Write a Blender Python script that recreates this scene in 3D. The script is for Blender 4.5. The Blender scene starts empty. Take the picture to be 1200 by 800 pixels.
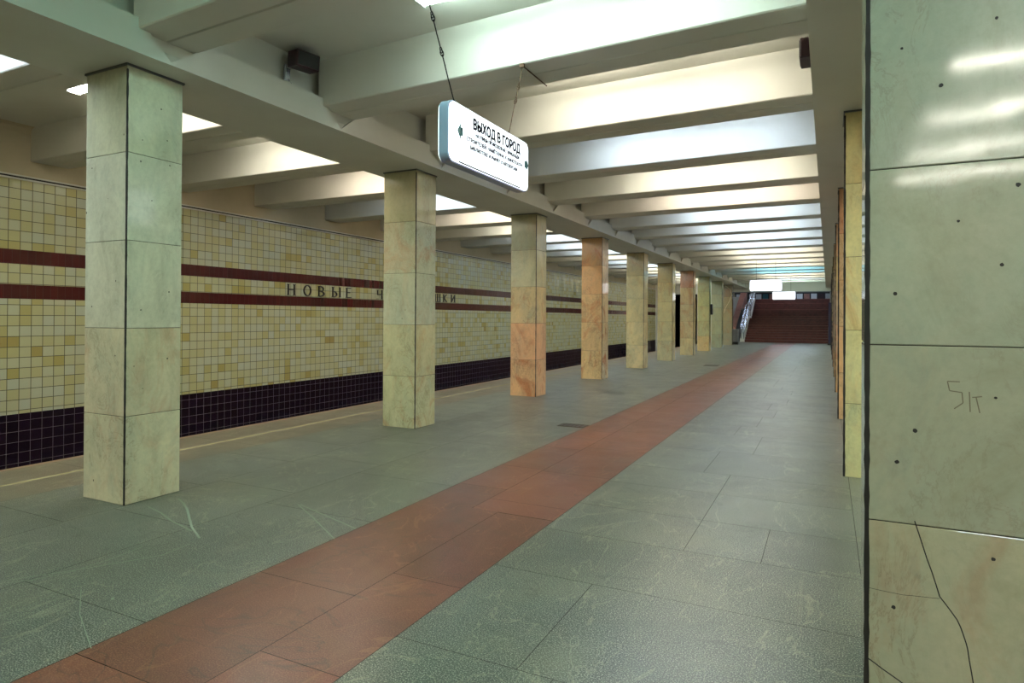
import bpy, math, random
from mathutils import Matrix, Vector
random.seed(7)
S = bpy.context.scene
COL = S.collection

# ------------------------------------------------------------------ camera
YAW, PIT, ROL, FPX, EYE = .4608, .0053, .0056, 745.81, 1.5159
fw = Vector((-math.sin(YAW)*math.cos(PIT), math.cos(YAW)*math.cos(PIT), math.sin(PIT)))
r0 = Vector((math.cos(YAW), math.sin(YAW), 0)); u0 = r0.cross(fw)
rt = r0*math.cos(ROL) + u0*math.sin(ROL); up = rt.cross(fw)
cd = bpy.data.cameras.new('camera'); cam = bpy.data.objects.new('camera', cd); COL.objects.link(cam)
cd.sensor_width = 36; cd.lens = FPX/1200*36; cd.shift_y = -31.44/1200; cd.clip_end = 300; cd.clip_start = .05
m = Matrix.Identity(4)
for i in range(3):
    m[i][0] = rt[i]; m[i][1] = up[i]; m[i][2] = -fw[i]
m[2][3] = EYE
cam.matrix_world = m
S.camera = cam

# ------------------------------------------------------------------ light and exposure
w = bpy.data.worlds.new('world'); S.world = w; w.use_nodes = True
w.node_tree.nodes['Background'].inputs[0].default_value = (.8, .9, .85, 1)
w.node_tree.nodes['Background'].inputs[1].default_value = .02
S.view_settings.view_transform = 'Standard'; S.view_settings.look = 'None'
S.view_settings.gamma = 1; S.view_settings.exposure = 0.0
try: S.view_settings.use_curve_mapping = False
except Exception: pass
S.cycles.max_bounces = 10; S.cycles.diffuse_bounces = 6; S.cycles.glossy_bounces = 4
S.cycles.sample_clamp_indirect = 6
LAMP = 52.0                                  # emission of the fluorescent tubes
HALL = 45.05                                 # y at which the stairs start

# ------------------------------------------------------------------ helpers
def lin(c):
    return tuple((v/255/12.92 if v/255 <= .04045 else ((v/255+.055)/1.055)**2.4) for v in c)
class MB:
    def __init__(s): s.v = []; s.f = []; s.m = []; s.t = []
    def face(s, pts, mi=0, tint=None):
        n = len(s.v); s.v += [tuple(p) for p in pts]; s.f.append(tuple(range(n, n+len(pts)))); s.m.append(mi); s.t.append(tint or (1, 1, 1))
    def box(s, a, b, mi=0, bev=0, tint=None):
        x0, y0, z0 = a; x1, y1, z1 = b
        if bev:
            e = bev
            P = []
            for (z, i) in ((z0, e), (z0+e, 0), (z1-e, 0), (z1, e)):
                if i == 0:
                    ring = [(x0+e, y0, z), (x1-e, y0, z), (x1, y0+e, z), (x1, y1-e, z), (x1-e, y1, z), (x0+e, y1, z), (x0, y1-e, z), (x0, y0+e, z)]
                else:
                    ring = [(x0+e, y0+e, z), (x1-e, y0+e, z), (x1-e, y0+e, z), (x1-e, y1-e, z), (x1-e, y1-e, z), (x0+e, y1-e, z), (x0+e, y1-e, z), (x0+e, y0+e, z)]
                P.append(ring)
            s.loft(P, mi); return
        v = [(x0,y0,z0),(x1,y0,z0),(x1,y1,z0),(x0,y1,z0),(x0,y0,z1),(x1,y0,z1),(x1,y1,z1),(x0,y1,z1)]
        n = len(s.v); s.v += v
        for q in ((0,3,2,1),(4,5,6,7),(0,1,5,4),(1,2,6,5),(2,3,7,6),(3,0,4,7)):
            s.f.append(tuple(n+i for i in q)); s.m.append(mi); s.t.append(tint or (1, 1, 1))
    def loft(s, rings, mi=0, cap=True):
        n0 = len(s.v); k = len(rings[0])
        for r in rings: s.v += [tuple(p) for p in r]
        for i in range(len(rings)-1):
            for j in range(k):
                a = n0+i*k+j; b = n0+i*k+(j+1) % k
                s.f.append((a, b, b+k, a+k)); s.m.append(mi); s.t.append((1, 1, 1))
        if cap:
            s.f.append(tuple(n0+j for j in reversed(range(k)))); s.m.append(mi); s.t.append((1, 1, 1))
            s.f.append(tuple(n0+(len(rings)-1)*k+j for j in range(k))); s.m.append(mi); s.t.append((1, 1, 1))
    def tube(s, pts, r, seg=8, mi=0):
        pts = [Vector(p) for p in pts]; rings = []
        for i, p in enumerate(pts):
            d = (pts[min(i+1, len(pts)-1)]-pts[max(i-1, 0)]).normalized()
            a = Vector((0, 0, 1)) if abs(d.z) < .9 else Vector((1, 0, 0))
            x = d.cross(a).normalized(); y = d.cross(x).normalized()
            rings.append([p+x*r*math.cos(2*math.pi*j/seg)+y*r*math.sin(2*math.pi*j/seg) for j in range(seg)])
        s.loft(rings, mi)
    def ring(s, c, ax, ay, rx, ry, r, n=12, seg=6, mi=0):
        c = Vector(c); ax = Vector(ax); ay = Vector(ay); nz = ax.cross(ay).normalized()
        n0 = len(s.v)
        for i in range(n):
            t = 2*math.pi*i/n; o = ax*math.cos(t)+ay*math.sin(t)
            p = c+ax*rx*math.cos(t)+ay*ry*math.sin(t)
            for j in range(seg):
                q = 2*math.pi*j/seg
                s.v.append(tuple(p+o*r*math.cos(q)+nz*r*math.sin(q)))
        for i in range(n):
            for j in range(seg):
                a = n0+i*seg+j; b = n0+i*seg+(j+1) % seg; c2 = n0+((i+1) % n)*seg+(j+1) % seg; d = n0+((i+1) % n)*seg+j
                s.f.append((a, b, c2, d)); s.m.append(mi); s.t.append((1, 1, 1))
    def build(s, name, mats, parent=None, tint=False, smooth=False, loc=None):
        me = bpy.data.meshes.new(name)
        vv = s.v if loc is None else [(a-loc[0], b-loc[1], c-loc[2]) for a, b, c in s.v]
        me.from_pydata(vv, [], s.f)
        if not isinstance(mats, (list, tuple)): mats = [mats]
        for mm in mats: me.materials.append(mm)
        for i, p in enumerate(me.polygons): p.material_index = s.m[i]; p.use_smooth = smooth
        if tint:
            ca = me.color_attributes.new('tint', 'FLOAT_COLOR', 'CORNER')
            for i, p in enumerate(me.polygons):
                for li in p.loop_indices: ca.data[li].color = (*s.t[i], 1)
        me.validate(); me.update()
        o = bpy.data.objects.new(name, me); COL.objects.link(o)
        if loc is not None: o.location = loc
        if parent: o.parent = parent
        return o
def tag(o, label, cat, group=None):
    o['label'] = label; o['category'] = cat
    if group: o['group'] = group
    return o
def thing(name, label, cat, loc=(0, 0, 0), group=None):
    o = bpy.data.objects.new(name, None); COL.objects.link(o); o.location = loc; o.empty_display_size = .1
    return tag(o, label, cat, group)
def struct(o): o['kind'] = 'structure'; return o
def dup(root, loc, label=None):
    r = root.copy(); COL.objects.link(r); r.location = loc
    if label: r['label'] = label
    for ch in list(root.children):
        c = ch.copy(); COL.objects.link(c); c.parent = r
        for g in ch.children:
            d = g.copy(); COL.objects.link(d); d.parent = c
    return r

# ------------------------------------------------------------------ materials
class N:
    def __init__(s, name):
        s.mat = bpy.data.materials.new(name); s.mat.use_nodes = True; s.t = s.mat.node_tree
        s.b = s.t.nodes['Principled BSDF']
    def n(s, typ, **kw):
        x = s.t.nodes.new(typ)
        for k, v in kw.items():
            if k.startswith('i_'): x.inputs[int(k[2:]) if k[2:].isdigit() else k[2:]].default_value = v
            else: setattr(x, k, v)
        return x
    def l(s, a, b): s.t.links.new(a, b)
    def set(s, **kw):
        for k, v in kw.items(): s.b.inputs[k.replace('_', ' ')].default_value = v
    def math(s, op, a, b=None, c=None):
        x = s.n('ShaderNodeMath', operation=op)
        for i, q in enumerate((a, b, c)):
            if q is None: continue
            if isinstance(q, (int, float)): x.inputs[i].default_value = q
            else: s.l(q, x.inputs[i])
        return x.outputs[0]
    def mix(s, f, a, b, mode='MIX'):
        x = s.n('ShaderNodeMix', data_type='RGBA', blend_type=mode)
        for i, q in ((0, f), (6, a), (7, b)):
            if isinstance(q, (int, float)): x.inputs[i].default_value = q
            elif isinstance(q, tuple): x.inputs[i].default_value = (*q[:3], 1)
            else: s.l(q, x.inputs[i])
        return x.outputs[2]
    def pos(s, scale=(1, 1, 1)):
        g = s.n('ShaderNodeNewGeometry'); mp = s.n('ShaderNodeMapping'); mp.inputs['Scale'].default_value = scale
        s.l(g.outputs['Position'], mp.inputs['Vector']); return mp.outputs[0]
    def noise(s, vec, scale, det=4, rough=.55, dist=0, out=0):
        x = s.n('ShaderNodeTexNoise'); x.inputs['Scale'].default_value = scale; x.inputs['Detail'].default_value = det
        x.inputs['Roughness'].default_value = rough; x.inputs['Distortion'].default_value = dist; s.l(vec, x.inputs['Vector']); return x.outputs[out]
    def ramp(s, f, *st):
        x = s.n('ShaderNodeValToRGB'); e = x.color_ramp.elements
        while len(e) < len(st): e.new(.5)
        for i, (p, c) in enumerate(st):
            e[i].position = p; e[i].color = (*c, 1) if isinstance(c, tuple) else (c, c, c, 1)
        s.l(f, x.inputs[0]); return x.outputs[0]
    def bump(s, h, st, d=.01):
        x = s.n('ShaderNodeBump'); x.inputs['Strength'].default_value = st; x.inputs['Distance'].default_value = d
        s.l(h, x.inputs['Height']); s.l(x.outputs[0], s.b.inputs['Normal'])

def plain(name, c, rough=.5, metal=0, em=0, bump=0):
    a = N(name); a.set(Base_Color=(*lin(c), 1), Roughness=rough, Metallic=metal)
    if em: a.set(Emission_Color=(*lin(c), 1), Emission_Strength=em)
    if bump: a.bump(a.noise(a.pos(), 60, 3), bump, .002)
    return a.mat
def mottled(name, c, c2, scale=3, rough=.6, stretch=(1, 1, 1), bump=.05):
    a = N(name); f = a.noise(a.pos(stretch), scale, 6, .6)
    col = a.mix(a.ramp(f, (.3, 0.), (.7, 1.)), lin(c), lin(c2)); a.l(col, a.b.inputs['Base Color']); a.set(Roughness=rough)
    a.bump(f, bump, .01); return a.mat

M = {}
M['paint'] = mottled('white_ceiling_paint', (218, 216, 206), (208, 206, 194), .9, .55, bump=.03)
M['beampaint'] = mottled('grey_white_beam_paint', (216, 216, 207), (206, 205, 195), 1.1, .5, bump=.03)
M['plaster'] = mottled('beige_plaster', (190, 178, 150), (172, 160, 133), .8, .7)
M['dark'] = plain('dark_joint', (28, 24, 20), .7)
M['collar'] = plain('grey_collar_metal', (92, 96, 96), .35, .4)
M['steel'] = plain('brushed_steel', (176, 180, 188), .25, .9)
M['blackiron'] = plain('black_iron', (34, 32, 30), .5, .6)
M['rust'] = plain('brown_iron', (84, 60, 44), .6, .5)
M['letter'] = plain('dark_bronze_letters', (30, 24, 18), .4, .2)
M['black'] = plain('black_plastic', (18, 17, 20), .4)
M['maroonblack'] = plain('dark_maroon_casing', (46, 14, 26), .45)
M['housing'] = plain('lamp_housing', (210, 212, 208), .4)
M['signgrey'] = plain('sign_edge_blue_grey', (160, 166, 196), .35, .1)
M['signblack'] = plain('sign_lettering', (40, 34, 66), .5)
M['teal'] = plain('sign_arrow_teal', (34, 92, 100), .5)
M['signface'] = plain('lit_sign_panel', (240, 247, 255), .3, 0, 1.6)
M['navy'] = plain('dark_navy_enamel', (24, 20, 52), .35)
M['greybox'] = plain('grey_enamel', (112, 114, 118), .4)
M['whiteglass'] = plain('white_glass', (226, 230, 234), .2)  # white stands for the bright interior behind the panes; also the post strip
M['smear'] = plain('brown_smear', (112, 104, 84), .6)
M['cable'] = plain('pale_cable', (190, 176, 140), .6)
M['chip'] = plain('pale_scratch', (132, 146, 128), .6)
TUBES = [('tube_cool_green', (224, 255, 246)), ('tube_warm_white', (255, 249, 233)), ('tube_blue_white', (214, 232, 255)), ('tube_pink_white', (255, 240, 224)), ('tube_cyan', (150, 222, 255)), ('tube_sea_green', (172, 255, 236))]
TM = []
for nme, c in TUBES:
    a = N(nme); a.set(Base_Color=(.8, .8, .8, 1), Emission_Color=(*lin(c), 1), Emission_Strength=LAMP); TM.append(a.mat)

def marble():
    a = N('polished_marble'); oi = a.n('ShaderNodeObjectInfo')
    p = a.pos((1, 1, .55))
    off = a.n('ShaderNodeVectorMath', operation='SCALE'); cmb = a.n('ShaderNodeCombineXYZ')
    a.l(oi.outputs['Random'], cmb.inputs[0]); a.l(oi.outputs['Random'], cmb.inputs[2]); a.l(cmb.outputs[0], off.inputs[0]); off.inputs['Scale'].default_value = 17
    ad = a.n('ShaderNodeVectorMath', operation='ADD'); a.l(p, ad.inputs[0]); a.l(off.outputs[0], ad.inputs[1]); v = ad.outputs[0]
    base = a.mix(.08, oi.outputs['Color'], (.86, .85, .78)); al = oi.outputs['Alpha']
    cloud = a.noise(v, 1.7, 7, .62, .6)
    c1 = a.mix(a.ramp(cloud, (.35, 0.), (.68, 1.)), base, a.mix(.42, base, lin((138, 148, 132))))
    rusty = a.noise(v, 2.3, 8, .66, 1.6)
    amt = a.math('MULTIPLY', a.ramp(rusty, (.5, 0.), (.66, 1.)), al)
    c2 = a.mix(amt, c1, lin((182, 100, 54)))
    ve = a.noise(v, 3.1, 9, .7, 2.4)
    vein = a.math('ABSOLUTE', a.math('SUBTRACT', ve, .5))
    vm = a.math('MULTIPLY', a.ramp(vein, (.0, 1.), (.022, 0.)), a.ramp(cloud, (.45, 0.), (.62, .75)))
    c3 = a.mix(a.math('MULTIPLY', vm, a.math('ADD', al, .3)), c2, lin((112, 76, 48)))
    g = a.n('ShaderNodeNewGeometry')
    fine = a.noise(g.outputs['Position'], 26, 5, .7)
    c4 = a.mix(a.ramp(fine, (.3, .14), (.6, 0.)), c3, lin((112, 118, 92)))
    vor = a.n('ShaderNodeTexVoronoi'); vor.inputs['Scale'].default_value = 5.6; a.l(v, vor.inputs['Vector'])
    hole = a.ramp(vor.outputs['Distance'], (.028, 1.), (.04, 0.))
    vor.inputs['Randomness'].default_value = 1
    sel = a.n('ShaderNodeSeparateColor'); a.l(vor.outputs['Color'], sel.inputs[0])
    hs = a.math('MULTIPLY', hole, a.math('GREATER_THAN', sel.outputs[0], .2))
    c5 = a.mix(hs, c4, lin((44, 42, 36)))
    gm = a.noise(a.pos((1.4, 1.4, .8)), 1.9, 9, .72, .9)
    c5 = a.mix(a.ramp(gm, (.5, 0.), (.72, .34)), c5, lin((128, 122, 92)))
    c5 = a.mix(a.ramp(gm, (.3, .28), (.46, 0.)), c5, lin((124, 144, 136)))
    a.l(c5, a.b.inputs['Base Color'])
    rr = a.ramp(a.noise(v, 6, 3), (.3, .06), (.8, .13)); a.l(rr, a.b.inputs['Roughness'])
    a.b.inputs['Specular IOR Level'].default_value = .6
    return a.mat
M['marble'] = marble()

def granite(name, tinted=True, ca=(118, 134, 120), cb=(84, 100, 90), rough=(.29, .35), speck=.5, hue=(1, 1, 1)):
    T_ = lambda c: tuple(v*h for v, h in zip(lin(c), hue))
    a = N(name); g = a.n('ShaderNodeNewGeometry'); P = g.outputs['Position']
    big = a.noise(a.pos((.7, .35, 1)), 1.1, 6, .6, .8)
    c = a.mix(a.ramp(big, (.3, 0.), (.7, 1.)), lin(cb), lin(ca))
    if tinted:
        at = a.n('ShaderNodeAttribute', attribute_name='tint'); c = a.mix(1.0, c, at.outputs['Color'], 'MULTIPLY')
    sp = a.noise(P, 150, 2, .6)
    c = a.mix(a.math('MULTIPLY', a.ramp(sp, (.50, 0.), (.66, 1.)), speck), c, T_((190, 196, 176)))
    c = a.mix(a.math('MULTIPLY', a.ramp(sp, (.34, 1.), (.48, 0.)), speck), c, lin((34, 40, 36)))
    sw = a.noise(a.pos((.5, .9, 1)), 1.3, 5, .6, .9)
    c = a.mix(a.ramp(sw, (.52, 0.), (.75, .35)), c, T_((128, 128, 104)))
    st2 = a.noise(a.pos((3.2, .5, 1)), 1.6, 7, .68, 1.1)
    c = a.mix(a.ramp(st2, (.54, 0.), (.72, .2)), c, T_((140, 140, 118)))
    c = a.mix(a.ramp(sw, (.28, .5), (.46, 0.)), c, T_((62, 72, 66)))
    rg = a.noise(a.pos((.9, .38, 1)), 1.5, 4, .55, 1.8)
    c = a.mix(a.ramp(a.math('ABSOLUTE', a.math('SUBTRACT', rg, .5)), (.0, .32), (.008, 0.)), c, T_((158, 160, 132)))
    rg2 = a.noise(a.pos((.5, .8, 1)), 1.9, 3, .55, 1.2)
    c = a.mix(a.ramp(a.math('ABSOLUTE', a.math('SUBTRACT', rg2, .47)), (.0, .4), (.006, 0.)), c, lin((40, 44, 40)))
    a.l(c, a.b.inputs['Base Color']); a.b.inputs['Specular IOR Level'].default_value = .4
    st = a.noise(a.pos((1, 1, 1)), 2.5, 5, .6)
    a.l(a.ramp(st, (.3, rough[0]), (.7, rough[1])), a.b.inputs['Roughness'])
    a.bump(sp, .1, .002)
    return a.mat
M['granite'] = granite('grey_green_granite', ca=(78, 85, 80), cb=(53, 60, 57), speck=.6)
M['redgranite'] = granite('red_brown_granite', ca=(112, 60, 46), cb=(82, 43, 34), speck=.3, hue=(.85, .4, .3))
M['edge'] = granite('platform_edge_granite', False, (98, 84, 66), (78, 67, 52), speck=.35)
M['edgelip'] = granite('reddish_kerb', False, (156, 112, 84), (132, 92, 70), speck=.2)
M['line'] = mottled('worn_line_paint', (184, 176, 130), (140, 130, 96), 9, .6)
M['stair'] = mottled('dark_red_stair_stone', (100, 52, 46), (66, 31, 28), 5, .35, (1, 1, 1))
M['nosing'] = mottled('pale_stair_nosing', (132, 82, 72), (104, 60, 52), 6, .35)  # paler stone for the top slab of some steps
M['pink'] = mottled('pink_stone', (168, 118, 104), (140, 92, 80), 3, .35)

def tiles(name, sy, sz, gro, cols, zoff=0., rough=.12, tilt=.05, grc=(70, 66, 40)):
    a = N(name); g = a.n('ShaderNodeNewGeometry'); sx = a.n('ShaderNodeSeparateXYZ'); a.l(g.outputs['Position'], sx.inputs[0])
    u = a.math('DIVIDE', a.math('ADD', sx.outputs[1], 100.), sy); v = a.math('DIVIDE', a.math('ADD', sx.outputs[2], 10.+zoff), sz)
    fu, fv = a.math('FRACT', u), a.math('FRACT', v)
    eu = a.math('MINIMUM', fu, a.math('SUBTRACT', 1., fu)); ev = a.math('MINIMUM', fv, a.math('SUBTRACT', 1., fv))
    gu = a.math('LESS_THAN', eu, gro/sy/2); gv = a.math('LESS_THAN', ev, gro/sz/2); gr = a.math('MAXIMUM', gu, gv)
    cx = a.n('ShaderNodeCombineXYZ'); a.l(a.math('FLOOR', u), cx.inputs[0]); a.l(a.math('FLOOR', v), cx.inputs[1])
    wn = a.n('ShaderNodeTexWhiteNoise', noise_dimensions='3D'); a.l(cx.outputs[0], wn.inputs['Vector'])
    cl = a.noise(cx.outputs[0], .17, 3, .6)
    val = a.math('ADD', a.math('MULTIPLY', wn.outputs[0], .55), a.math('MULTIPLY', cl, .6))
    c = a.ramp(val, *[(p, lin(q)) for p, q in cols])
    c = a.mix(gr, c, lin(grc)); a.l(c, a.b.inputs['Base Color'])
    a.l(a.math('ADD', a.math('MULTIPLY', gr, .6), rough), a.b.inputs['Roughness'])
    sb = a.n('ShaderNodeVectorMath', operation='SUBTRACT'); a.l(wn.outputs[1], sb.inputs[0]); sb.inputs[1].default_value = (.5, .5, .5)
    sc = a.n('ShaderNodeVectorMath', operation='SCALE'); a.l(sb.outputs[0], sc.inputs[0]); sc.inputs['Scale'].default_value = tilt
    ad = a.n('ShaderNodeVectorMath', operation='ADD'); a.l(g.outputs['Normal'], ad.inputs[0]); a.l(sc.outputs[0], ad.inputs[1])
    nn = a.n('ShaderNodeVectorMath', operation='NORMALIZE'); a.l(ad.outputs[0], nn.inputs[0]); a.l(nn.outputs[0], a.b.inputs['Normal'])
    return a.mat
M['tile'] = tiles('ivory_wall_tiles', .15, .15, .009, [(.2, (170, 174, 152)), (.5, (175, 174, 140)), (.76, (172, 167, 120)), (.86, (162, 152, 90)), (.97, (146, 126, 76))], .035)
M['band'] = tiles('dark_red_band_tiles', .1, .25, .003, [(.2, (56, 15, 17)), (.9, (70, 20, 21))], .0, .15, .03, (48, 14, 14))
M['base'] = tiles('black_base_tiles', .15, .15, .005, [(.2, (20, 14, 24)), (.6, (32, 20, 34)), (.9, (26, 16, 22))], .035, .1, .04, (92, 86, 82))

# ------------------------------------------------------------------ setting: floor
XL, XR = -5.0355, .1435           # inner faces of the two column rows
MID = (XL+XR)/2
WL, WR = -10.31, 2*MID+10.31      # track walls
Y0, Y1 = -9.0, HALL
ELX = -7.25; ERX = 2*MID+7.25
fl = MB()
fl.face([(ELX, Y0, -.005), (ERX, Y0, -.005), (ERX, Y1, -.005), (ELX, Y1, -.005)], 3)
G = .004
def slab(x0, x1, y0, y1, mi, t=None):
    if t is None:
        k = random.uniform(.7, 1.16); t = (k*random.uniform(.96, 1.03), k, k*random.uniform(.93, 1.02))
    fl.face([(x0+G/2, y0+G/2, 0), (x1-G/2, y0+G/2, 0), (x1-G/2, y1-G/2, 0), (x0+G/2, y1-G/2, 0)], mi, t)
SL, SR = -3.02, -1.835
# right lane near the camera, as laid
A, B = SR, .18
ys = [(2.48, 3.47, [A, -1.2, B]), (3.47, 4.24, [A, B]), (1.2, 2.48, [A, -1.03, B]), (4.24, 4.95, [A, -.845, B-.55, B]), (4.95, 5.75, [A, -.845, B]), (5.75, 6.5, [A, -.845, .0+B])]
for y0, y1, xs in ys:
    for a_, b_ in zip(xs[:-1], xs[1:]):
        if (y0, b_) == (4.24, B-.55): pass
        slab(a_, b_, y0, y1, 0)
slab(-.37, -.145, 4.245, 4.58, 0, (.62, .64, .66))
fl.v[-4:] = [(x, y, z+.0006) for x, y, z in fl.v[-4:]]
y = 6.5
while y < Y1:
    y2 = min(y+random.uniform(.7, 1.3), Y1); c = random.choice([-.75, -.66, -.9, -1.1])
    slab(A, c, y, y2, 0); slab(c, B, y, y2, 0); y = y2
y = Y0
while y < 1.2:
    y2 = min(y+1.0, 1.2); slab(A, -.7, y, y2, 0); slab(-.7, B, y, y2, 0); y = y2
y = Y0
while y < Y1:
    y2 = min(y+random.uniform(.9, 1.5), Y1); c = random.uniform(.5, .8); slab(B, c, y, y2, 0); slab(c, 2*MID+6.02, y, y2, 0); y = y2
# left lane
for (x0, x1) in ((-6.02, -5.03), (-5.03, -4.1), (-4.1, SL)):
    y = Y0
    while y < Y1:
        y2 = min(y+random.uniform(.8, 1.9), Y1); slab(x0, x1, y, y2, 0); y = y2
# red strip
rl = [Y0, -1.5, .3, 1.7, 2.735, 4.42]; rrr = [Y0, -.8, 1.0, 2.09, 3.08, 4.41]
for L_, x0, x1 in ((rl, SL, -2.305), (rrr, -2.305, SR)):
    for a_, b_ in zip(L_[:-1], L_[1:]): slab(x0, x1, a_, b_, 1)
for x0, x1, st in ((SL, -2.54, (5.03, 5.86)), (-2.54, SR, (4.72, 5.81))):
    y = 4.415
    for s_ in st: slab(x0, x1, y, s_, 1); y = s_
    while y < Y1:
        y2 = min(y+random.uniform(.8, 1.4), Y1); slab(x0, x1, y, y2, 1); y = y2
# platform edges
for sgn in (-1, 1):
    q = (lambda x: x) if sgn < 0 else (lambda x: 2*MID-x)
    def strip(xa, xb, mi, z=0):
        xa, xb = sorted((q(xa), q(xb))); y = Y0
        while y < Y1:
            y2 = min(y+1.6, Y1)
            fl.face([(xa, y+.002, z), (xb, y+.002, z), (xb, y2-.002, z), (xa, y2-.002, z)], mi); y = y2
    strip(-6.545, -6.02, 2); strip(-6.59, -6.545, 5); strip(-7.17, -6.59, 2); strip(-7.25, -7.17, 4)
    xe = q(-7.25)
    fl.face([(xe, Y0, -1.15), (xe, Y1, -1.15), (xe, Y1, 0), (xe, Y0, 0)], 4)
    xw = q(WL)
    fl.face([(xe, Y0, -1.15), (xw, Y0, -1.15), (xw, Y1+12, -1.15), (xe, Y1+12, -1.15)], 3)
def scratch(pts, wd):
    P = [Vector((x, y, .0012)) for x, y in pts]
    for a_, b_ in zip(P[:-1], P[1:]):
        d = (b_-a_).normalized(); n_ = Vector((-d.y, d.x, 0))*wd/2
        fl.face([a_-n_, a_+n_, b_+n_, b_-n_], 6)
scratch([(-4.843, 3.259), (-4.6, 3.2), (-4.35, 3.11), (-3.967+-.05, 3.03)], .012)
scratch([(-4.836, 3.519), (-4.66, 3.44), (-4.5, 3.35), (-4.373, 3.268), (-4.1, 3.09), (-3.843, 2.957)], .016)
scratch([(-3.831, 3.847), (-3.5, 3.66), (-3.016, 3.366)], .01)
scratch([(-3.817, 3.855), (-3.4, 3.72), (-3.03, 3.6)], .012)
scratch([(-4.185, 1.945), (-4.08, 2.05), (-4.004, 2.232), (-4.0, 2.45), (-4.027, 2.671)], .006)
scratch([(-4.217, 1.96), (-3.993, 2.272), (-3.778, 2.639), (-3.8, 2.85)], .007)
scratch([(-3.697, 2.105), (-3.4, 1.93), (-3.003, 1.756)], .004)
for _ in range(40):
    x, y = random.uniform(-5.9, -3.1), random.uniform(1.8, 9); a_ = random.uniform(0, 3.1); L_ = random.uniform(.01, .04)
    scratch([(x, y), (x+L_*math.cos(a_), y+L_*math.sin(a_))], random.uniform(.006, .015))
struct(fl.build('floor', [M['granite'], M['redgranite'], M['edge'], M['dark'], M['edgelip'], M['line'], M['chip']], tint=True))

# ------------------------------------------------------------------ setting: walls
ZS = 4.22                            # slab underside
for name, X, s in (('wall_left', WL, -1), ('wall_right', WR, 1)):
    b = MB(); y1 = 42.3
    def q(z0, z1, mi): b.face([(X, Y0, z0), (X, y1, z0), (X, y1, z1), (X, Y0, z1)] if s < 0 else [(X, y1, z0), (X, Y0, z0), (X, Y0, z1), (X, y1, z1)], mi)
    q(-1.15, .115, 2); q(.115, 1.75, 0); q(1.75, 1.955, 1); q(1.955, 2.243, 0); q(2.243, 2.45, 1); q(2.45, 3.44, 0); q(3.44, 3.86, 3)
    P = [(X, 3.86), (X, 4.12), (X-s*.03, 4.19), (X-s*.1, ZS)]
    for (xa, za), (xb, zb) in zip(P[:-1], P[1:]):
        b.face([(xa, Y0, za), (xa, y1, za), (xb, y1, zb), (xb, Y0, zb)], 3)
    b.box((min(X+s*.01, X+s*.3), Y0, -1.15), (max(X+s*.01, X+s*.3), y1, ZS), 3)
    struct(b.build(name, [M['tile'], M['band'], M['base'], M['plaster']]))
    t = MB()
    for z in (3.445, 3.49):
        t.box((min(X, X-s*.025), Y0, z), (max(X, X-s*.025), y1, z+.02), 0)
    t.box((min(X, X-s*.012), Y0, z-.03), (max(X, X-s*.012), y1, z+.01), 1)
    struct(t.build('trim_1' if s < 0 else 'trim_2', [M['beampaint'], M['dark']]))
b = MB(); b.box((WL-.3, Y0-.3, -1.15), (WR+.3, Y0, 4.4)); struct(b.build('wall_back', M['plaster']))
# slab
b = MB(); b.box((WL-.3, Y0, ZS), (WR+.3, HALL+.3, ZS+.25)); struct(b.build('ceiling', M['paint']))
# end of the side platforms: walls with dark tunnel mouths
TZ = 3.2
for nm, s in (('wall_tunnel_left', -1), ('wall_tunnel_right', 1)):
    q = (lambda x: x) if s < 0 else (lambda x: 2*MID-x)
    b = MB()
    def bx(xa, xb, ya, yb, za, zb, mi=0):
        xa, xb = sorted((q(xa), q(xb))); b.box((xa, ya, za), (xb, yb, zb), mi)
    bx(WL-.6, -5.9, 44, 44.25, TZ, ZS); bx(-7.9, -6.9, 44, 44.25, 0, TZ); bx(WL-.6, WL-.1, 42.3, 44.25, -1.15, ZS, 0)
    bx(WL-.3, WL-.05, 44.25, 56, -1.15, TZ, 1); bx(-7.6, -7.45, 44.25, 56, -1.15, TZ, 1); bx(WL-.3, -7.45, 44.3, 56, TZ, TZ+.1, 1); bx(WL-.3, -7.45, 56, 56.2, -1.15, TZ+.1, 1)
    struct(b.build(nm, [M['beampaint'], M['dark']]))

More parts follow.
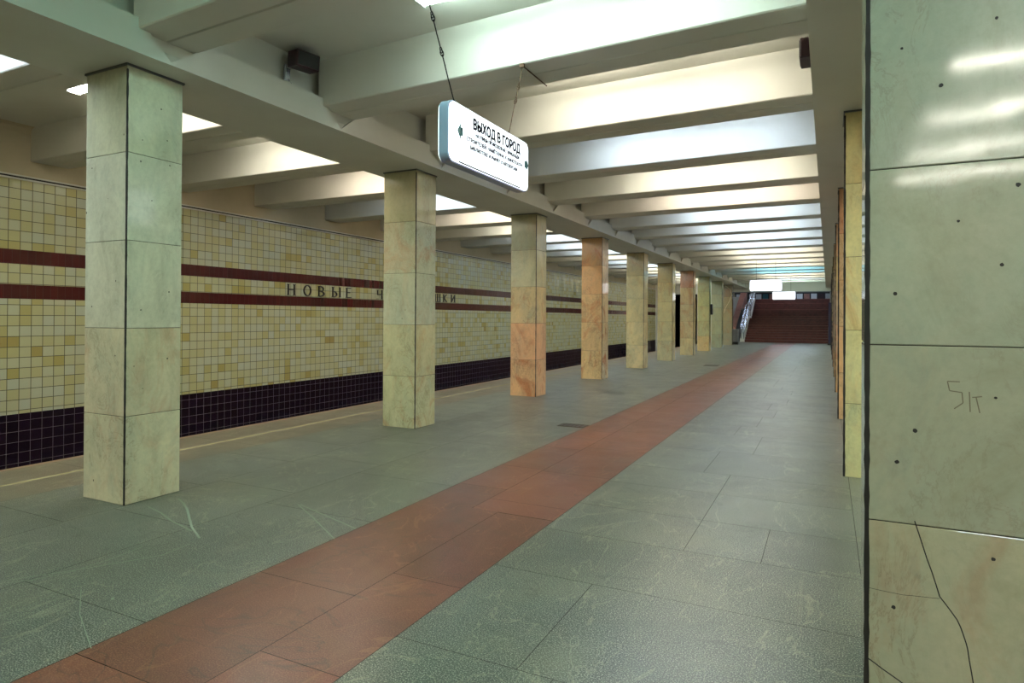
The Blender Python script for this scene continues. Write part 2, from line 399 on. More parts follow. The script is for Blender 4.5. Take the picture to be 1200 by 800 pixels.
# ------------------------------------------------------------------ longitudinal beams with notches for the ribs
def beam(sgn):
    q = (lambda x: x) if sgn < 0 else (lambda x: 2*MID-x)
    off = 0 if sgn < 0 else -.2
    b = MB(); zt = 3.82; zb = 3.544; xi, xo = -4.763, -5.775; xw = -4.96
    ye = HALL-.3
    def F(pts, mi=0):
        pts = [(q(x), y, z) for x, y, z in pts]
        if sgn > 0: pts = pts[::-1]
        b.face(pts, mi)
    F([(xi, Y0, zb), (xo, Y0, zb), (xo, ye, zb), (xi, ye, zb)])
    for X, d in ((xi, 1), (xo, -1)):
        yy = Y0; k = -4; inn = X-d*.13
        while True:
            ya, yb = 3.10+2*k+off, 3.72+2*k+off; yc = ya+.27
            if ya < Y0+.1: k += 1; continue
            if yb > ye: break
            def FF(p): F(p if d > 0 else p[::-1])
            FF([(X, yy, zb), (X, yc, zb), (X, yc, zb+.02), (X, ya, zt), (X, yy, zt)])
            FF([(X, yc, zb), (X, yc+.001, zb), (X, yc, zb+.02)])
            FF([(X, yc, zb+.02), (inn, yb, zt-.02), (inn, ya, zt-.02)])
            FF([(X, yc, zb+.02), (inn, ya, zt-.02), (X, ya, zt)]); FF([(X, yc, zb+.02), (X, yb, zt), (inn, yb, zt-.02)])
            FF([(X, yy, zt), (X, ya, zt), (inn, ya, zt), (inn, yy, zt)])
            # lower wedge right of the notch starts the next panel
            FF([(X, yc, zb), (X, yb, zb), (X, yb, zt), (X, yc, zb+.02)])
            yy = yb; k += 1
        FF([(X, yy, zb), (X, ye, zb), (X, ye, zt), (X, yy, zt)])
    lx, rx = sorted((q(xi-.045), q(xo+.045)))
    b.box((lx, Y0, zb+.03), (rx, ye, zt-.021))
    lx, rx = sorted((q(xi-.0005), q(xi-.2))); 
    F([(xi-.05, Y0, zt-.02), (xi-.05, ye, zt-.02), (xw, ye, zt-.02), (xw, Y0, zt-.02)])
    F([(xi, ye, zb), (xo, ye, zb), (xo, ye, zt), (xi, ye, zt)])
    lx, rx = sorted((q(xw), q(xo+.11))); b.box((lx, Y0, zt-.05), (rx, ye, ZS-.002))
    o = b.build('longitudinal_beam', M['beampaint'])
    side = 'left' if sgn < 0 else 'right'
    tag(o, 'long pale concrete beam with notched edge resting on the %s row of marble columns' % side, 'beam', 'longitudinal beams over the column rows')
beam(-1); beam(1)

# ------------------------------------------------------------------ cross ribs
ORD = ['first', 'second', 'third', 'fourth', 'fifth', 'sixth', 'seventh', 'eighth', 'ninth', 'tenth', 'eleventh', 'twelfth', 'thirteenth',
       'fourteenth', 'fifteenth', 'sixteenth', 'seventeenth', 'eighteenth', 'nineteenth', 'twentieth', 'twenty-first', 'twenty-second']
ZR = 3.735
def rib_mesh(x0, x1, ya, yb, wd=.52):
    b = MB()
    for o0, o1 in ((0, wd/2-.006), (wd/2+.006, wd)):
        P = [[(x0, ya+o0, ZR+.01), (x0, ya+o0+.01, ZR), (x0, ya+o1-.004, ZR), (x0, ya+o1, ZR+.004), (x0, ya+o1, ZS-.001), (x0, ya+o0-.0, ZS-.001)],
             [(x1, yb+o0, ZR+.01), (x1, yb+o0+.01, ZR), (x1, yb+o1-.004, ZR), (x1, yb+o1, ZR+.004), (x1, yb+o1, ZS-.001), (x1, yb+o0, ZS-.001)]]
        b.loft(P)
    b.face([(x0, ya+.2, ZR+.05), (x0, ya+.3, ZR+.05), (x1, yb+.3, ZR+.05), (x1, yb+.2, ZR+.05)])
    return b
n = rib_mesh(-4.83, -.01, .0, -.195).build('ceiling_rib', M['paint'])
a_ = rib_mesh(WL+.001, -5.72, .02, .02).build('ceiling_rib', M['paint'])
c_ = rib_mesh(.84, WR-.001, -.2, -.2).build('ceiling_rib', M['paint'])
for proto, where, grp in ((n, 'central aisle', 'ceiling ribs of the central aisle'), (a_, 'left track', 'ceiling ribs over the left track'), (c_, 'right track', 'ceiling ribs over the right track')):
    kk = 0
    for k in range(0, 20):
        if k == 0 and False: continue
        o = proto if kk == 0 else proto.copy()
        if kk: COL.objects.link(o)
        o.location = (0, 3.10+2*k, 0)
        if 3.1+2*k > HALL-1: 
            bpy.data.objects.remove(o); break
        tag(o, 'white ceiling rib over the %s, %s away from the camera' % (where, ORD[k]), 'beam', grp); kk += 1

# ------------------------------------------------------------------ lamps in the bays between the ribs
def lamp(mat, n_):
    t = thing('ceiling_lamp', '', 'lamp')
    h = MB(); h.box((-.64, -.07, -.05), (.64, .07, 0), 0, .006)
    h.box((-.64, -.075, -.1), (-.62, .075, -.03)); h.box((.62, -.075, -.1), (.64, .075, -.03)); h.build('lamp_housing', M['housing'], t)
    for yy in (-.035, .035):
        b = MB(); b.tube([(-.615, yy, -.085), (.615, yy, -.085)], .018, 6); b.build('fluorescent_tube', mat, t)
    return t
protos = [lamp(mt, 0) for mt in TM]
used = [False]*6
nave_c = [5, 5, 0, 1, 2, 1, 3, 2, 2, 2, 2, 1, 1, 1, 1, 4, 4, 1, 1, 2, 0, 0, 0, 0]
side_c = [0, 2, 1, 1, 3, 2, 3, 1, 2, 2, 2, 1, 2, 2, 1, 1, 2, 1, 1, 1, 1, 1, 1, 1]
for cx, seq, where, hand in ((-2.42, nave_c, 'central aisle', 'left'), (-1.13, nave_c, 'central aisle', 'right'), (-7.30, side_c, 'left track', 'left'), (-6.33, side_c, 'left track', 'right'), (2*MID+6.33, side_c, 'right track', 'left'), (2*MID+7.30, side_c, 'right track', 'right')):
    for k in range(-5, 22):
        y = .38+2*k
        if y > HALL-1: break
        if k <= 0 and cx == -1.13: continue
        y += {-1.13: -.14, -6.33: -.19, 2*MID+6.33: -.3}.get(cx, 0)
        ci = seq[k] if k >= 0 else 1; L_ = '%s lit tube lamp over the %s, %s' % (hand, where, ('in the %s bay ahead' % ORD[k-1]) if k > 0 else 'overhead of the camera or behind it')
        if used[ci]: o = dup(protos[ci], (cx, y, ZS), L_)
        else: o = protos[ci]; o.location = (cx, y, ZS); o['label'] = L_; used[ci] = True
        o['group'] = 'tube lamps over the ' + where

# ------------------------------------------------------------------ marble columns
CW, CD, CH = .544, .4875, 3.54
def box_at(mb, x0, x1, y0, y1, z0, z1): mb.box((x0, y0, z0), (x1, y1, z1), 0, .003)
course_me = None
def column(x0, y0, cols, label, grp, side, rng, tone=(1.2, 1.17, 1.12)):
    t = thing('marble_column', label, 'column', (x0+CW/2, y0+CD/2, 0), grp)
    for i in range(5):
        z0, z1 = i*.709, (i+1)*.709-.0038
        if i == 4: z1 = CH-.012
        b = MB(); b.box((-CW/2, -CD/2, z0), (CW/2, CD/2, z1), 0, .003)
        o = b.build('marble_course', M['marble'], t)
        o.color = (*lin(tuple(min(v*kf, 238) for v, kf in zip(cols[i][:3], tone))), cols[i][3])
    b = MB(); b.box((-CW/2+.006, -CD/2+.006, 0.002), (CW/2-.006, CD/2-.006, CH-.013)); b.build('mortar_core', M['dark'], t)
    # stained joint at the nave-side corner facing the camera
    b = MB(); xc = CW/2 if side < 0 else -CW/2; yc = -CD/2
    rings = []; z = 0.
    while z <= CH-.03:
        wv = .0075+.004*rng.random(); c = Vector((xc, yc, z)); 
        rings.append([(xc-wv, yc-.0015, z), (xc+.0015*(1 if side < 0 else 1), yc-.0015, z), (xc+(.0015 if side < 0 else wv), yc+(wv if side < 0 else .0), z), (xc-(wv if side<0 else .0015), yc+wv, z)]); z += .05
    b.loft(rings); b.build('corner_joint', M['dark'], t)
    b = MB(); e = .012
    b.box((-CW/2-e, -CD/2-e, CH-.014), (CW/2+e, CD/2+e, CH+.003)); b.build('top_collar', M['collar'], t)
    return t
LC = [
 [(190, 186, 160, .25), (182, 176, 152, .3), (188, 190, 176, .02), (186, 190, 178, .02), (182, 186, 168, .05)],
 [(176, 176, 138, .45), (172, 170, 132, .3), (166, 172, 150, .2), (166, 172, 148, .35), (158, 154, 122, .15)],
 [(200, 154, 108, .7), (198, 152, 112, .6), (190, 168, 122, .6), (176, 172, 138, .2), (150, 148, 116, .15)],
 [(206, 172, 120, .9), (206, 168, 118, .8), (204, 168, 120, .7), (196, 156, 110, .6), (176, 136, 88, .6)],
 [(198, 182, 132, .35), (198, 182, 130, .4), (194, 178, 124, .2), (192, 176, 122, .2), (176, 156, 104, .3)],
 [(182, 172, 124, .3), (176, 166, 116, .5), (174, 164, 112, .2), (178, 166, 112, .3), (160, 150, 104, .2)],
 [(186, 172, 122, .4), (180, 162, 114, .4), (176, 158, 108, .4), (176, 152, 102, .5), (176, 122, 84, .7)],
 [(186, 164, 112, .7), (168, 168, 120, .3), (166, 166, 116, .2), (164, 168, 112, .1), (150, 156, 110, .2)],
 [(140, 140, 106, .2), (150, 150, 110, .2), (152, 150, 110, .1), (146, 152, 122, .1), (132, 144, 122, .1)],
 [(124, 122, 96, .2), (130, 124, 92, .3), (134, 126, 92, .3), (124, 116, 84, .3), (104, 92, 66, .3)]]
LD = ['pale greenish white marble with a mirror sheen', 'pale marble with grey stains at its foot', 'marble turning orange towards its foot', 'orange marble with red-brown veins',
      'even cream marble', 'cream marble with faint brown clouds', 'cream marble with an orange-brown top', 'yellow-green marble with a rusty patch at its foot', 'grey-green marble', 'dark grey-green marble with a loose cable']
RC = [
 [(154, 152, 130, .2), (144, 146, 130, .1), (146, 152, 138, .05), (146, 153, 142, .05), (138, 143, 132, .08)],
 [(194, 190, 140, .2), (194, 188, 138, .2), (194, 184, 132, .6), (190, 182, 130, .2), (186, 176, 122, .2)],
 [(204, 160, 112, .7), (200, 158, 108, .6), (198, 160, 108, .6), (196, 152, 100, .6), (176, 120, 76, .8)]]
for k in range(3, 10): RC.append([(random.randint(166, 198), random.randint(140, 168), random.randint(90, 124), random.uniform(.3, .7)) for _ in range(5)])
rng = random.Random(3)
for i in range(10):
    lc = column(XL-CW, 3.186+4*i, LC[i], 'square column of %s, %s in the left row' % (LD[i], ORD[i]), 'marble columns of the left row', -1, rng)
    if i == 0: first_left = lc
for i in range(10):
    d = ['huge pale grey-green marble column with a cracked lower slab, nearest the camera', 'yellowish marble column just beyond the nearest right column', 'orange marble column, third in the right row'][i] if i < 3 else 'marble column seen edge-on, %s in the right row' % ORD[i]
    t = column(XR, 2.966+4*i, RC[i], d, 'marble columns of the right row', 1, rng)
    if i == 0:
        near = t
# cracks in the lower slab of the nearest right column (local coordinates of its front face)
cx0, cy0 = XR+CW/2, 2.966+CD/2
def crack(pts, r):
    b = MB(); P = []
    for i in range(len(pts)-1):
        (xa, za), (xb, zb) = pts[i], pts[i+1]
        for j in range(3):
            f = j/3; P.append((xa+(xb-xa)*f+rng.uniform(-.0015, .0015), za+(zb-za)*f+rng.uniform(-.0015, .0015)))
    P.append(pts[-1])
    yf = -CD/2-.0004
    for (xa, za), (xb, zb) in zip(P[:-1], P[1:]):
        d = Vector((xb-xa, 0, zb-za)).normalized(); nn = Vector((-d.z, 0, d.x))*r
        A_ = Vector((xa-cx0, yf, za)); B_ = Vector((xb-cx0, yf, zb))
        b.face([A_-nn, B_-nn*1.0, B_+nn, A_+nn])
    b.build('crack', M['dark'], near)
crack([(.31, .723), (.352, .58), (.392, .443), (.45, .363), (.475, .29), (.483, .259), (.499, .132), (.505, .02)], .0022)
crack([(.1435+.01, .43), (.27, .425), (.392, .434)], .0009)
crack([(.1435, .148), (.2, .115), (.282, .066), (.33, .02)], .0024)

def pinholes(par, ctr, pts, face, r_):
    b = MB()
    for a_, z in pts:
        rr_ = r_*rng.uniform(.6, 1.25)
        P = []
        for i in range(9):
            t_ = 2*math.pi*i/9; q1 = rr_*math.cos(t_)*rng.uniform(.75, 1.1); q2 = rr_*math.sin(t_)*rng.uniform(.75, 1.1)
            P.append((a_-ctr[0]+q1, -CD/2-.0005, z+q2) if face == 'y' else (CW/2+.0005, a_-ctr[1]+q1, z+q2))
        b.face(P)
    b.build('pin_holes', M['dark'], par)
pinholes(near, (cx0, cy0), [(0.262, 2.602), (0.569, 2.662), (0.394, 2.434), (0.635, 2.025), (0.586, 1.727), (0.241, 1.622), (0.568, 1.225), (0.248, 0.95), (0.561, 0.616), (0.238, 0.369), (.31, 1.08), (.45, 1.9)], 'y', .0075)
b = MB()
for st_ in ([(0.456, 1.28), (0.416, 1.28), (0.423, 1.244), (0.463, 1.239), (0.466, 1.199), (0.438, 1.175)], [(0.486, 1.243), (0.489, 1.166)], [(0.507, 1.225), (0.519, 1.164)], [(0.495, 1.222), (0.526, 1.227)]):
    for (xa, za), (xb, zb) in zip(st_[:-1], st_[1:]):
        d = Vector((xb-xa, 0, zb-za)).normalized(); nn = Vector((-d.z, 0, d.x))*.002
        A_ = Vector((xa-cx0, -CD/2-.0004, za)); B_ = Vector((xb-cx0, -CD/2-.0004, zb)); b.face([A_-nn, B_-nn, B_+nn, A_+nn])
b.build('scratched_scribble', M['smear'], near)
c1x, c1y = XL-CW/2, 3.186+CD/2
pinholes(first_left, (c1x, c1y), [(3.476, 3.257), (3.315, 2.957), (3.533, 3.005), (3.302, 2.779), (3.558, 2.8), (3.4, 2.474), (3.56, 1.722), (3.313, 1.565), (3.55, 1.155), (3.26, 1.108), (3.333, 0.921)], 'x', .0065)
pinholes(first_left, (c1x, c1y), [(-5.275, 2.473), (-5.164, 1.798), (-5.482, 1.592), (-5.163, 1.193), (-5.496, 2.744)], 'y', .006)

# ------------------------------------------------------------------ station name in dark letters on the left wall
LT = {'Н': ([(.0, 0, .0, 1), (1, 0, 1, 1), (0, .5, 1, .5)], .17), 'О': ('ring', .2), 'В': ([(0, 0, 0, 1)], .16), 'Ы': ([(0, 0, 0, 1), (1, 0, 1, 1)], .24), 'Е': ([(0, 0, 0, 1), (0, 0, .95, 0), (0, 1, .95, 1), (0, .52, .7, .52)], .15),
      'Ч': ([(0, 1, 0, .52), (0, .48, 1, .48), (1, 0, 1, 1)], .17), 'Р': ([(0, 0, 0, 1)], .16), 'Ё': ([(0, 0, 0, 1), (0, 0, .95, 0), (0, 1, .95, 1), (0, .52, .7, .52)], .15), 'М': ([(0, 0, 0, 1), (1, 0, 1, 1), (0, 1, .5, .3), (.5, .3, 1, 1)], .21),
      'У': ([(0, 1, .5, .4), (1, 1, .3, 0)], .19), 'Ш': ([(0, 0, 0, 1), (.5, 0, .5, 1), (1, 0, 1, 1), (0, 0, 1, 0)], .24), 'К': ([(0, 0, 0, 1), (0, .5, .95, 1), (.15, .55, 1, 0)], .17), 'И': ([(0, 0, 0, 1), (1, 0, 1, 1), (0, .05, 1, .95)], .18)}
def letter(ch, y0, zb, h, idx, word):
    b = MB(); sp, wd = LT[ch]; T = .022; X0, X1 = WL-.004, WL+.03
    def stroke(u0, v0, u1, v1, t=T):
        p = Vector((0, u0*wd, v0*h)); q_ = Vector((0, u1*wd, v1*h)); d = (q_-p).normalized(); nn = Vector((0, -d.z, d.y))*t/2; p -= d*t*.0; 
        A_ = [p-nn, q_-nn, q_+nn, p+nn]
        b.loft([[(X0-WL, a.y, a.z) for a in A_], [(X1-WL, a.y, a.z) for a in A_]])
    def serif(u, v): stroke(u-.03/wd, v, u+.03/wd, v, .012)
    def arc(cy, cz, ry, rz, a0, a1, n_=14, t=T):
        pts = [(cy+ry*math.cos(a0+(a1-a0)*i/n_), cz+rz*math.sin(a0+(a1-a0)*i/n_)) for i in range(n_+1)]
        for (ya, za), (yb, zb_) in zip(pts[:-1], pts[1:]): stroke(ya/wd, za/h, yb/wd, zb_/h, t)
    if sp == 'ring': arc(wd/2, h/2, wd/2, h/2, 0, 2*math.pi, 24)
    else:
        for s_ in sp: stroke(*s_)
        for u in {s_[0] for s_ in sp if s_[0] == s_[2]}:
            for v in (0, 1): serif(u, v)
    if ch == 'В': arc(.02, h*.74, wd*.75, h*.26, -math.pi/2, math.pi/2); arc(.02, h*.25, wd*.9, h*.25, -math.pi/2, math.pi/2)
    if ch == 'Р': arc(.02, h*.74, wd*.85, h*.26, -math.pi/2, math.pi/2)
    if ch == 'Ы': arc(.01, h*.28, wd*.5, h*.28, -math.pi/2, math.pi/2)
    if ch == 'Ё':
        for u in (.3, .7): stroke(u-.07, 1.16, u+.07, 1.16, .02)
    o = b.build('wall_letter', M['letter']); o.location = (WL, y0, zb)
    tag(o, 'dark letter %s on the tiled wall, %s letter of the %s word' % (ch, ORD[idx], word), 'letter', 'letters of the station name')
y = 10.02
for i, ch in enumerate('НОВЫЕ'): letter(ch, y, 1.985, .225, i, 'first'); y += .455 if ch != 'Ы' else .475
y = 13.02
for i, ch in enumerate('ЧЕРЁМУШКИ'): letter(ch, y, 1.985, .225, i, 'second'); y += .445

# ------------------------------------------------------------------ hanging exit signs
def rrect(w_, h_, r_, n_=6):
    P = []
    for cx, cy, a0 in ((w_/2-r_, h_/2-r_, 0), (-w_/2+r_, h_/2-r_, 90), (-w_/2+r_, -h_/2+r_, 180), (w_/2-r_, -h_/2+r_, 270)):
        for i in range(n_+1):
            a = math.radians(a0+90*i/n_); P.append((cx+r_*math.cos(a), cy+r_*math.sin(a)))
    return P
def text_mesh(txt, size, name, mat, parent, loc, width=None, bold=1):
    c = bpy.data.curves.new('t', 'FONT'); c.body = txt; c.size = size; c.align_x = 'LEFT'; c.extrude = .0015; c.offset = 0.0
    o = bpy.data.objects.new('t', c); COL.objects.link(o); bpy.context.view_layer.update()
    me = bpy.data.meshes.new_from_object(o.evaluated_get(bpy.context.evaluated_depsgraph_get()))
    bpy.data.objects.remove(o)
    xs = [v.co.x for v in me.vertices]; w0 = max(xs)-min(xs); x0 = min(xs); k = (width/w0) if width else 1
    for v in me.vertices:
        X, Y, Z = (v.co.x-x0)*k, v.co.y, v.co.z
        v.co = (Z, X, Y)                     # face +x, reading towards +y
    vs = [tuple(v.co) for v in me.vertices]; fs = [tuple(p.vertices) for p in me.polygons]; V2, F2 = [], []
    sh = size*.034
    for dy, dz in ((-sh, -sh), (sh, -sh), (-sh, sh), (sh, sh), (0, 0)):
        n0 = len(V2); V2 += [(a_, b_+dy, c_+dz) for a_, b_, c_ in vs]; F2 += [tuple(n0+i for i in f) for f in fs]
    me = bpy.data.meshes.new(name); me.from_pydata(V2, [], F2)
    me.materials.clear(); me.materials.append(mat)
    r = bpy.data.objects.new(name, me); COL.objects.link(r); r.parent = parent; r.location = loc; return r
def lightbox(name, label, W, H, T, loc, rotz):
    t = thing(name, label, 'sign', loc, None); t.rotation_euler = (0, 0, rotz)
    b = MB(); P = rrect(W, H, .07); b.loft([[(-T/2, x, z) for x, z in P], [(T/2, x, z) for x, z in P]]); b.build('sign_housing', M['signgrey'], t)
    for s in (-1, 1):
        b = MB(); P = rrect(W-.02, H-.02, .065); b.loft([[(s*T/2, x, z) for x, z in P], [(s*(T/2+.012), x, z) for x, z in P]])
        b.build('lit_panel', M['signface'], t)
    b = MB(); b.box((-T/2-.014, -W/2+.13, -H/2+.012), (T/2+.014, W/2-.17, -H/2+.021)); b.build('dark_bottom_line', M['blackiron'], t)  # thin dark line on the near sign; paints bottom shading on far ones
    return t
SW, SH_ = 1.33, .445
sx, sy, sz = -2.45, 4.487, 2.853
sg = lightbox('exit_sign', 'large lit exit sign with readable lettering, hanging by chains nearest the camera', SW, SH_, .075, (sx, sy, sz), 0)
sg['group'] = 'lit exit signs'
fx = .0375+.0125
text_mesh('ВЫХОД В ГОРОД', .108, 'sign_lettering', M['signblack'], sg, (fx, -.325, .088), .81)
text_mesh('НА УЛИЦЫ ПРОФСОЮЗНАЯ, ГАРИБАЛЬДИ', .038, 'sign_lettering', M['signblack'], sg, (fx, -.29, .035), .76)
text_mesh('СТРОИТЕЛЕЙ, НАМЁТКИНА, К КИНОТЕАТРУ', .038, 'sign_lettering', M['signblack'], sg, (fx, -.42, -.02), .96)
text_mesh('БИБЛИОТЕКЕ И РЫНКУ, К АВТОБУСАМ', .038, 'sign_lettering', M['signblack'], sg, (fx, -.37, -.075), .80)
for yy, s in ((-.51, -1), (.61, 1)):
    b = MB(); P = [(-.045*s*-1*-1, 0)]
    P = [(s*.045, 0), (0, .06), (0, .03), (-s*.03, .03), (-s*.03, -.03), (0, -.03), (0, -.06)]
    if s < 0: P = P[::-1]
    b.loft([[(fx-.001, yy+u, v+.02) for u, v in P], [(fx+.002, yy+u, v+.02) for u, v in P]]); b.build('sign_arrow', M['teal'], sg)
def chain(par, a, b_, loops, mat, nm='hanging_chain'):
    a = Vector(a); b_ = Vector(b_); b = MB(); d = b_-a; L_ = d.length; d.normalize(); s_ = d.cross(Vector((1, 0, 0))).normalized()
    ts = [0]+loops+[1]
    for t0, t1 in zip(ts[:-1], ts[1:]):
        p, q_ = a+(b_-a)*t0, a+(b_-a)*t1
        e0, e1 = (.02 if t0 > 0 else 0), (.02 if t1 < 1 else .02)
        b.tube([p+d*e0, (p+q_)/2+s_*.002, q_-d*e1], .0048, 6)
        b.ring(q_-d*.008, d, s_, .022, .013, .0042, 10, 5)
        if t1 < 1: b.ring(q_+d*.012, d, Vector((1, 0, 0)), .022, .013, .0042, 10, 5)
    return b.build(nm, mat, par)
O = Vector((sx, sy, sz))
def rel(p): return Vector(p)-O
chain(sg, rel((-2.43, 3.56, ZR-.01)), rel((-2.46, 3.99, 3.085)), [.22, .52], M['blackiron'])
chain(sg, rel((-2.40, 5.02, ZR-.01)), rel((-2.46, 4.87, 3.085)), [.3, .5], M['rust'])
b = MB(); b.tube([rel((-2.40, 5.0, ZR-.012)), rel((-2.40, 5.55, ZR-.012))], .006, 6); b.box(tuple(rel((-2.42, 4.99, ZR-.03))), tuple(rel((-2.38, 5.02, ZR)))); b.build('hanger_rod', M['rust'], sg)
b = MB(); b.tube([rel((-2.43, 3.0, ZR-.012)), rel((-2.43, 3.6, ZR-.012))], .006, 6); b.build('hanger_rod', M['rust'], sg)
for yy in (3.99, 4.87):
    b = MB(); b.box(tuple(rel((-2.475, yy-.02, 3.07))), tuple(rel((-2.445, yy+.02, 3.09)))); b.ring(rel((-2.46, yy, 3.1)), (0, 1, 0), (0, 0, 1), .012, .014, .003, 10, 5); b.build('hanger_lug', M['steel'], sg)
for (cx, cy, W, lab) in ((-2.10, 25.73, 1.14, 'lit white sign facing the camera, nearer of two in front of the stairs'), (-2.11, 36.9, 1.14, 'lit white sign facing the camera, farther of two in front of the stairs')):
    f = lightbox('exit_sign', lab, W, .43, .095, (cx, cy, 2.79), -math.pi/2+.02); f['group'] = 'lit exit signs'
    for u in (-.34, .34):
        b = MB(); b.tube([(0, u, .215), (0, u, ZS-2.79)], .006, 5); b.build('hanging_wire', M['blackiron'], f)

# ------------------------------------------------------------------ loudspeakers
def speaker(loc, rot, label):
    t = thing('loudspeaker', label, 'speaker', loc, 'loudspeakers on the beams'); t.rotation_euler = rot
    b = MB(); b.box((-.09, -.13, -.08), (.09, .13, .08), 0, .008); b.build('speaker_casing', M['maroonblack'], t)
    b = MB(); b.box((.09, -.11, -.065), (.095, .11, .065)); b.build('speaker_grille', M['black'], t)
    return t
sp_ = speaker((-4.745, 4.80, 4.09), (0, .12, -.25), 'small dark maroon loudspeaker bracketed above the left beam')
b = MB(); b.box((-.13, -.14, -.2), (-.12, -.07, -.08)); b.box((-.13, -.14, -.2), (-.08, -.135, -.05)); b.box((-.2, -.02, -.02), (-.08, .02, .02)); b.tube([(-.12, -.09, -.18), (-.1, -.06, -.22), (-.14, -.12, -.29)], .003, 5); b.build('speaker_bracket', M['steel'], sp_)
s2 = speaker((-.115, 5.62, 3.66), (0, 0, math.pi), 'small black loudspeaker at the edge of the right beam')

# ------------------------------------------------------------------ small things on the platform
b = MB(); b.box((-3.42, 8.32, .0008), (-3.03, 8.6, .003), 0)
for i in range(6): b.box((-3.40+.062*i, 8.34, .0025), (-3.36+.062*i, 8.58, .006), 1)
tag(b.build('floor_hatch', [M['rust'], M['black']]), 'small dark worn grate in the grey floor beside the red strip', 'hatch')
b = MB(); b.box((-3.63, 21.3, .0008), (-3.2, 21.9, .004), 0); b.box((-3.6, 21.34, .003), (-3.23, 21.86, .006), 1)
tag(b.build('floor_hatch', [M['rust'], M['black']]), 'far square hatch cover in the grey floor left of the red strip', 'hatch')
t = thing('emergency_phone', 'black wall phone box on the far eighth column of the left row', 'phone', (XL, 31.5, 1.98))
b = MB(); b.box((.0, -.12, -.25), (.1, .12, .25), 0, .01); b.build('phone_casing', M['black'], t)
b = MB(); b.box((.1, -.08, .05), (.106, .08, .2)); b.build('phone_face', M['greybox'], t)
t = thing('grey_cabinet', 'waist-high grey metal cabinet with black plinth beside the last left column', 'cabinet', (-5.0, 40.35, 0))
b = MB(); b.box((-.2, -.18, .16), (.18, .2, .93), 0, .01); b.build('cabinet_body', M['greybox'], t)
b = MB(); b.box((-.19, -.17, 0), (.17, .19, .16)); b.build('plinth', M['black'], t)
t = thing('information_post', 'tall dark navy information post right of the stairs', 'sign post', (.1, 42.9, 0))
b = MB(); b.box((-.08, -.2, .1), (.16, .2, 2.55), 0, .01); b.build('post_body', M['navy'], t)
b = MB(); b.box((-.12, -.24, 0), (.2, .24, .1), 0, .01); b.build('post_base', M['black'], t)
b = MB(); b.box((-.084, -.05, .3), (-.078, .1, 1.1)); b.build('white_strip', M['whiteglass'], t)
b = MB(); pts = [(XL-.40, 39.16, 3.5), (XL-.1, 39.14, 3.25), (XL-.02, 39.13, 2.95), (XL-.14, 39.14, 2.6), (XL-.36, 39.15, 2.2), (XL-.46, 39.15, 1.9)]
b.tube(pts, .018, 6); tag(b.build('loose_cable', M['cable']), 'pale cable hanging loose down the last column of the left row', 'cable')

# ------------------------------------------------------------------ stairs and upper vestibule
SX0, SX1 = -5.0, .12
t = thing('staircase', 'wide dark red-brown stone staircase at the far end of the central aisle', 'stairs', (0, 0, 0))
z = 0; y = HALL+.1; NS = 10; rise = .161
for i in range(NS):
    b = MB(); b.box((SX0, y, -.05), (SX1, HALL+8.6, z+rise-.03)) if False else b.box((SX0, y, z if i else 0.001), (SX1, y+.34+(1.4 if i == NS-1 else .02), z+rise-.03))
    b.box((SX0, y-.02, z+rise-.03), (SX1, y+.34+(1.4 if i == NS-1 else 0), z+rise), 1 if i in (4, 6, 9) else 0); b.build('step', [M['stair'], M['nosing']], t); y += .32; z += rise
y += 1.1; YL = y
for i in range(9):
    b = MB(); b.box((SX0, y, z+.0005), (SX1, y+.36, z+rise-.03)); b.box((SX0, y-.02, z+rise-.03), (SX1, y+.34, z+rise), 1 if i in (0, 3, 6, 8) else 0); b.build('step', [M['stair'], M['nosing']], t); y += .32; z += rise
ZT, YT = z, y
b = MB(); b.box((-9, YT+.0, ZT-.2), (3, 61, ZT-.002)); struct(b.build('floor_upper', M['granite'], tint=True))
# fascia over the foot of the stairs, ceiling and walls of the stair hall
b = MB(); b.box((-7.0, HALL-.3, 3.32), (WR, HALL, ZS)); b.box((-7.0, HALL-.32, 3.29), (WR, HALL+.02, 3.33), 1)
struct(b.build('wall_fascia', [M['paint'], M['greybox']]))
b = MB(); b.box((-9, HALL, 4.75), (3, 61, 4.95)); struct(b.build('ceiling_upper', M['paint']))
b = MB(); b.box((-9.2, HALL, -1), (-9.0, 61, 4.95)); struct(b.build('wall_stair_left', M['paint']))
b = MB(); b.box((SX1+.015, HALL, 0), (SX1+.27, YT+2, 4.75)); struct(b.build('wall_stair_right', M['beampaint']))
b = MB(); b.box((-9, 61, ZT-.3), (3, 61.2, 4.95)); struct(b.build('wall_front', M['plaster']))
b = MB(); b.box((-9, YT-.02, -1), (SX0-1.05, YT+.1, ZT+.2)); struct(b.build('wall_stair_end', M['paint']))
# glazed screen of the vestibule
b = MB(); yy = 59.9
b.box((-7.5, yy, 3.74), (2.6, yy+.12, 3.95), 0); x = -7.4; i = 0
colr = [1, 0, 1, 1, 2, 3, 1, 1, 0, 1, 3, 1, 4, 1, 1, 5, 1, 0]
while x < 2.4:
    b.box((x-.05, yy, ZT), (x+.05, yy+.1, 3.76), 0); b.box((x+.05, yy+.04, ZT+.1), (x+.5, yy+.06, 3.74), colr[i % 18]); x += .55; i += 1
struct(b.build('window_1', [M['black'], M['whiteglass'], M['teal'], M['pink'], M['maroonblack'], M['greybox']]))
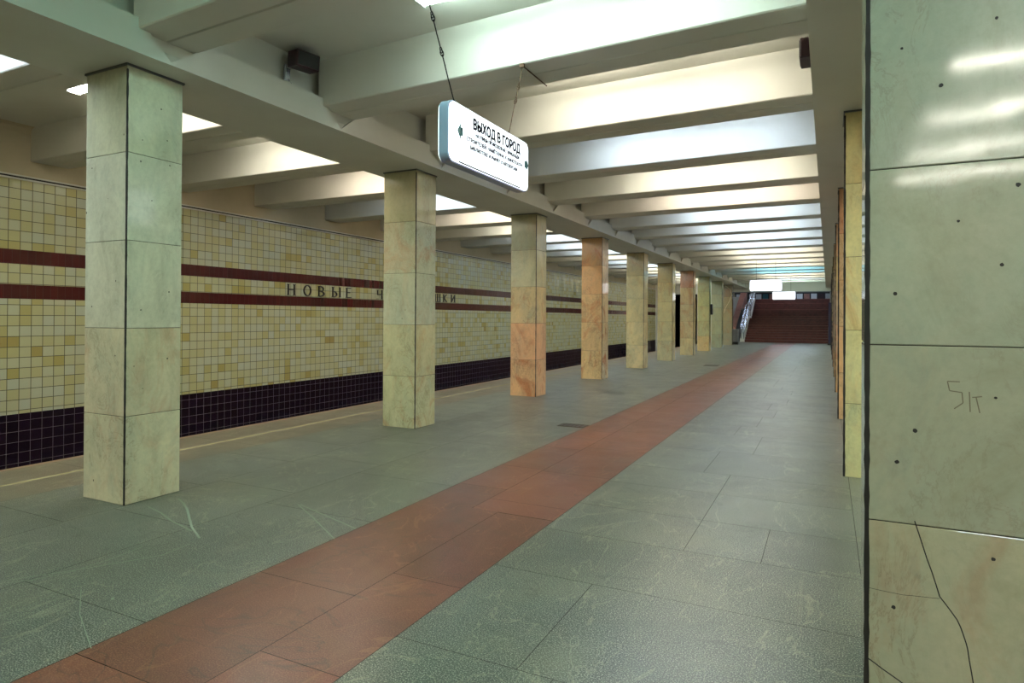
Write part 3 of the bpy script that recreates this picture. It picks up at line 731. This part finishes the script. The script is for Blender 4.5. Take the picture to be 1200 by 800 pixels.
# inclined pink parapet and handrails on the left of the stairs
z1 = ZT
b = MB()
P = [(HALL+.6, .0), (HALL+.6, 1.0), (YT+.2, ZT+.95), (YT+.2, ZT-.1), (HALL+3, 0)]
b.loft([[(-6.0, y, z) for y, z in P], [(-5.62, y, z) for y, z in P]]); tag(b.build('stair_parapet', M['pink']), 'inclined pink stone parapet left of the staircase', 'parapet')
b = MB(); P = [(HALL+.1, 0), (HALL+.1, .8), (HALL+3.4, 2.3), (HALL+3.4, 0)]
b.loft([[(-5.58, y, z) for y, z in P], [(-5.34, y, z) for y, z in P]]); tag(b.build('dark_stair_kerb', M['black']), 'black sloping kerb between the pink parapet and the silver handrails', 'kerb')
hr = thing('stair_handrail', 'silver double handrail climbing the left side of the staircase', 'handrail', (0, 0, 0))
pr_ = [(HALL-.1, .95), (HALL+3.1, .95+1.6), (YL, .95+1.6), (YT+.3, ZT+.95)]
for xx in (-5.24, -5.06):
    for dz in (0, -.35):
        b = MB(); b.tube([(xx, a, c+dz) for a, c in pr_], .035, 8); b.build('rail', M['steel'], hr)
    for yq, zf, zt_ in ((HALL+.15, .22, 1.05), (HALL+1.6, .93, 1.75), (HALL+3.25, 1.73, 2.55), (YL, 1.75, 2.55), (YT-.02, ZT+.1, ZT+.85)):
        b = MB(); b.tube([(xx, yq, zf), (xx, yq, zt_)], .025, 8); b.build('baluster', M['steel'], hr)
b = MB(); b.box((-5.3, HALL+.1, 0.001), (-5.01, HALL+3.3, .3)); 
P = [(HALL+.1, 0.002), (HALL+.1, .2), (HALL+3.3, 1.75), (YL, 1.75), (YT, ZT+.1), (YT, 0)]
b = MB(); b.loft([[(-5.3, y, z) for y, z in P], [(-5.01, y, z) for y, z in P]]); b.build('pale_stringer', M['beampaint'], hr)
# unseen stair and vestibule lamps; extra ones added to brighten the flights
for i, (x, y, lab) in enumerate(((-2.4, 49.3, 'lit twin-tube lamp above the landing of the stairs'), (-3.9, 49.3, 'unseen twin-tube lamp added to brighten the stairs, above the landing by the handrail'), (-.9, 49.3, 'unseen twin-tube lamp added to brighten the stairs, above the landing at the right'), (-3.2, 52.0, 'unseen twin-tube lamp added to brighten the upper flight of the stairs, left'), (-1.4, 52.0, 'unseen twin-tube lamp added to brighten the upper flight of the stairs, right'), (-2.4, 58.0, 'lit twin-tube lamp in the upper vestibule by the glazed screen'), (-7.6, 50.0, 'lit twin-tube lamp beside the pink parapet'), (-7.6, 56, 'lit twin-tube lamp at the left of the upper vestibule'))):
    o = dup(protos[2], (x, y, 4.75), lab); o['group'] = 'tube lamps over the stairs'
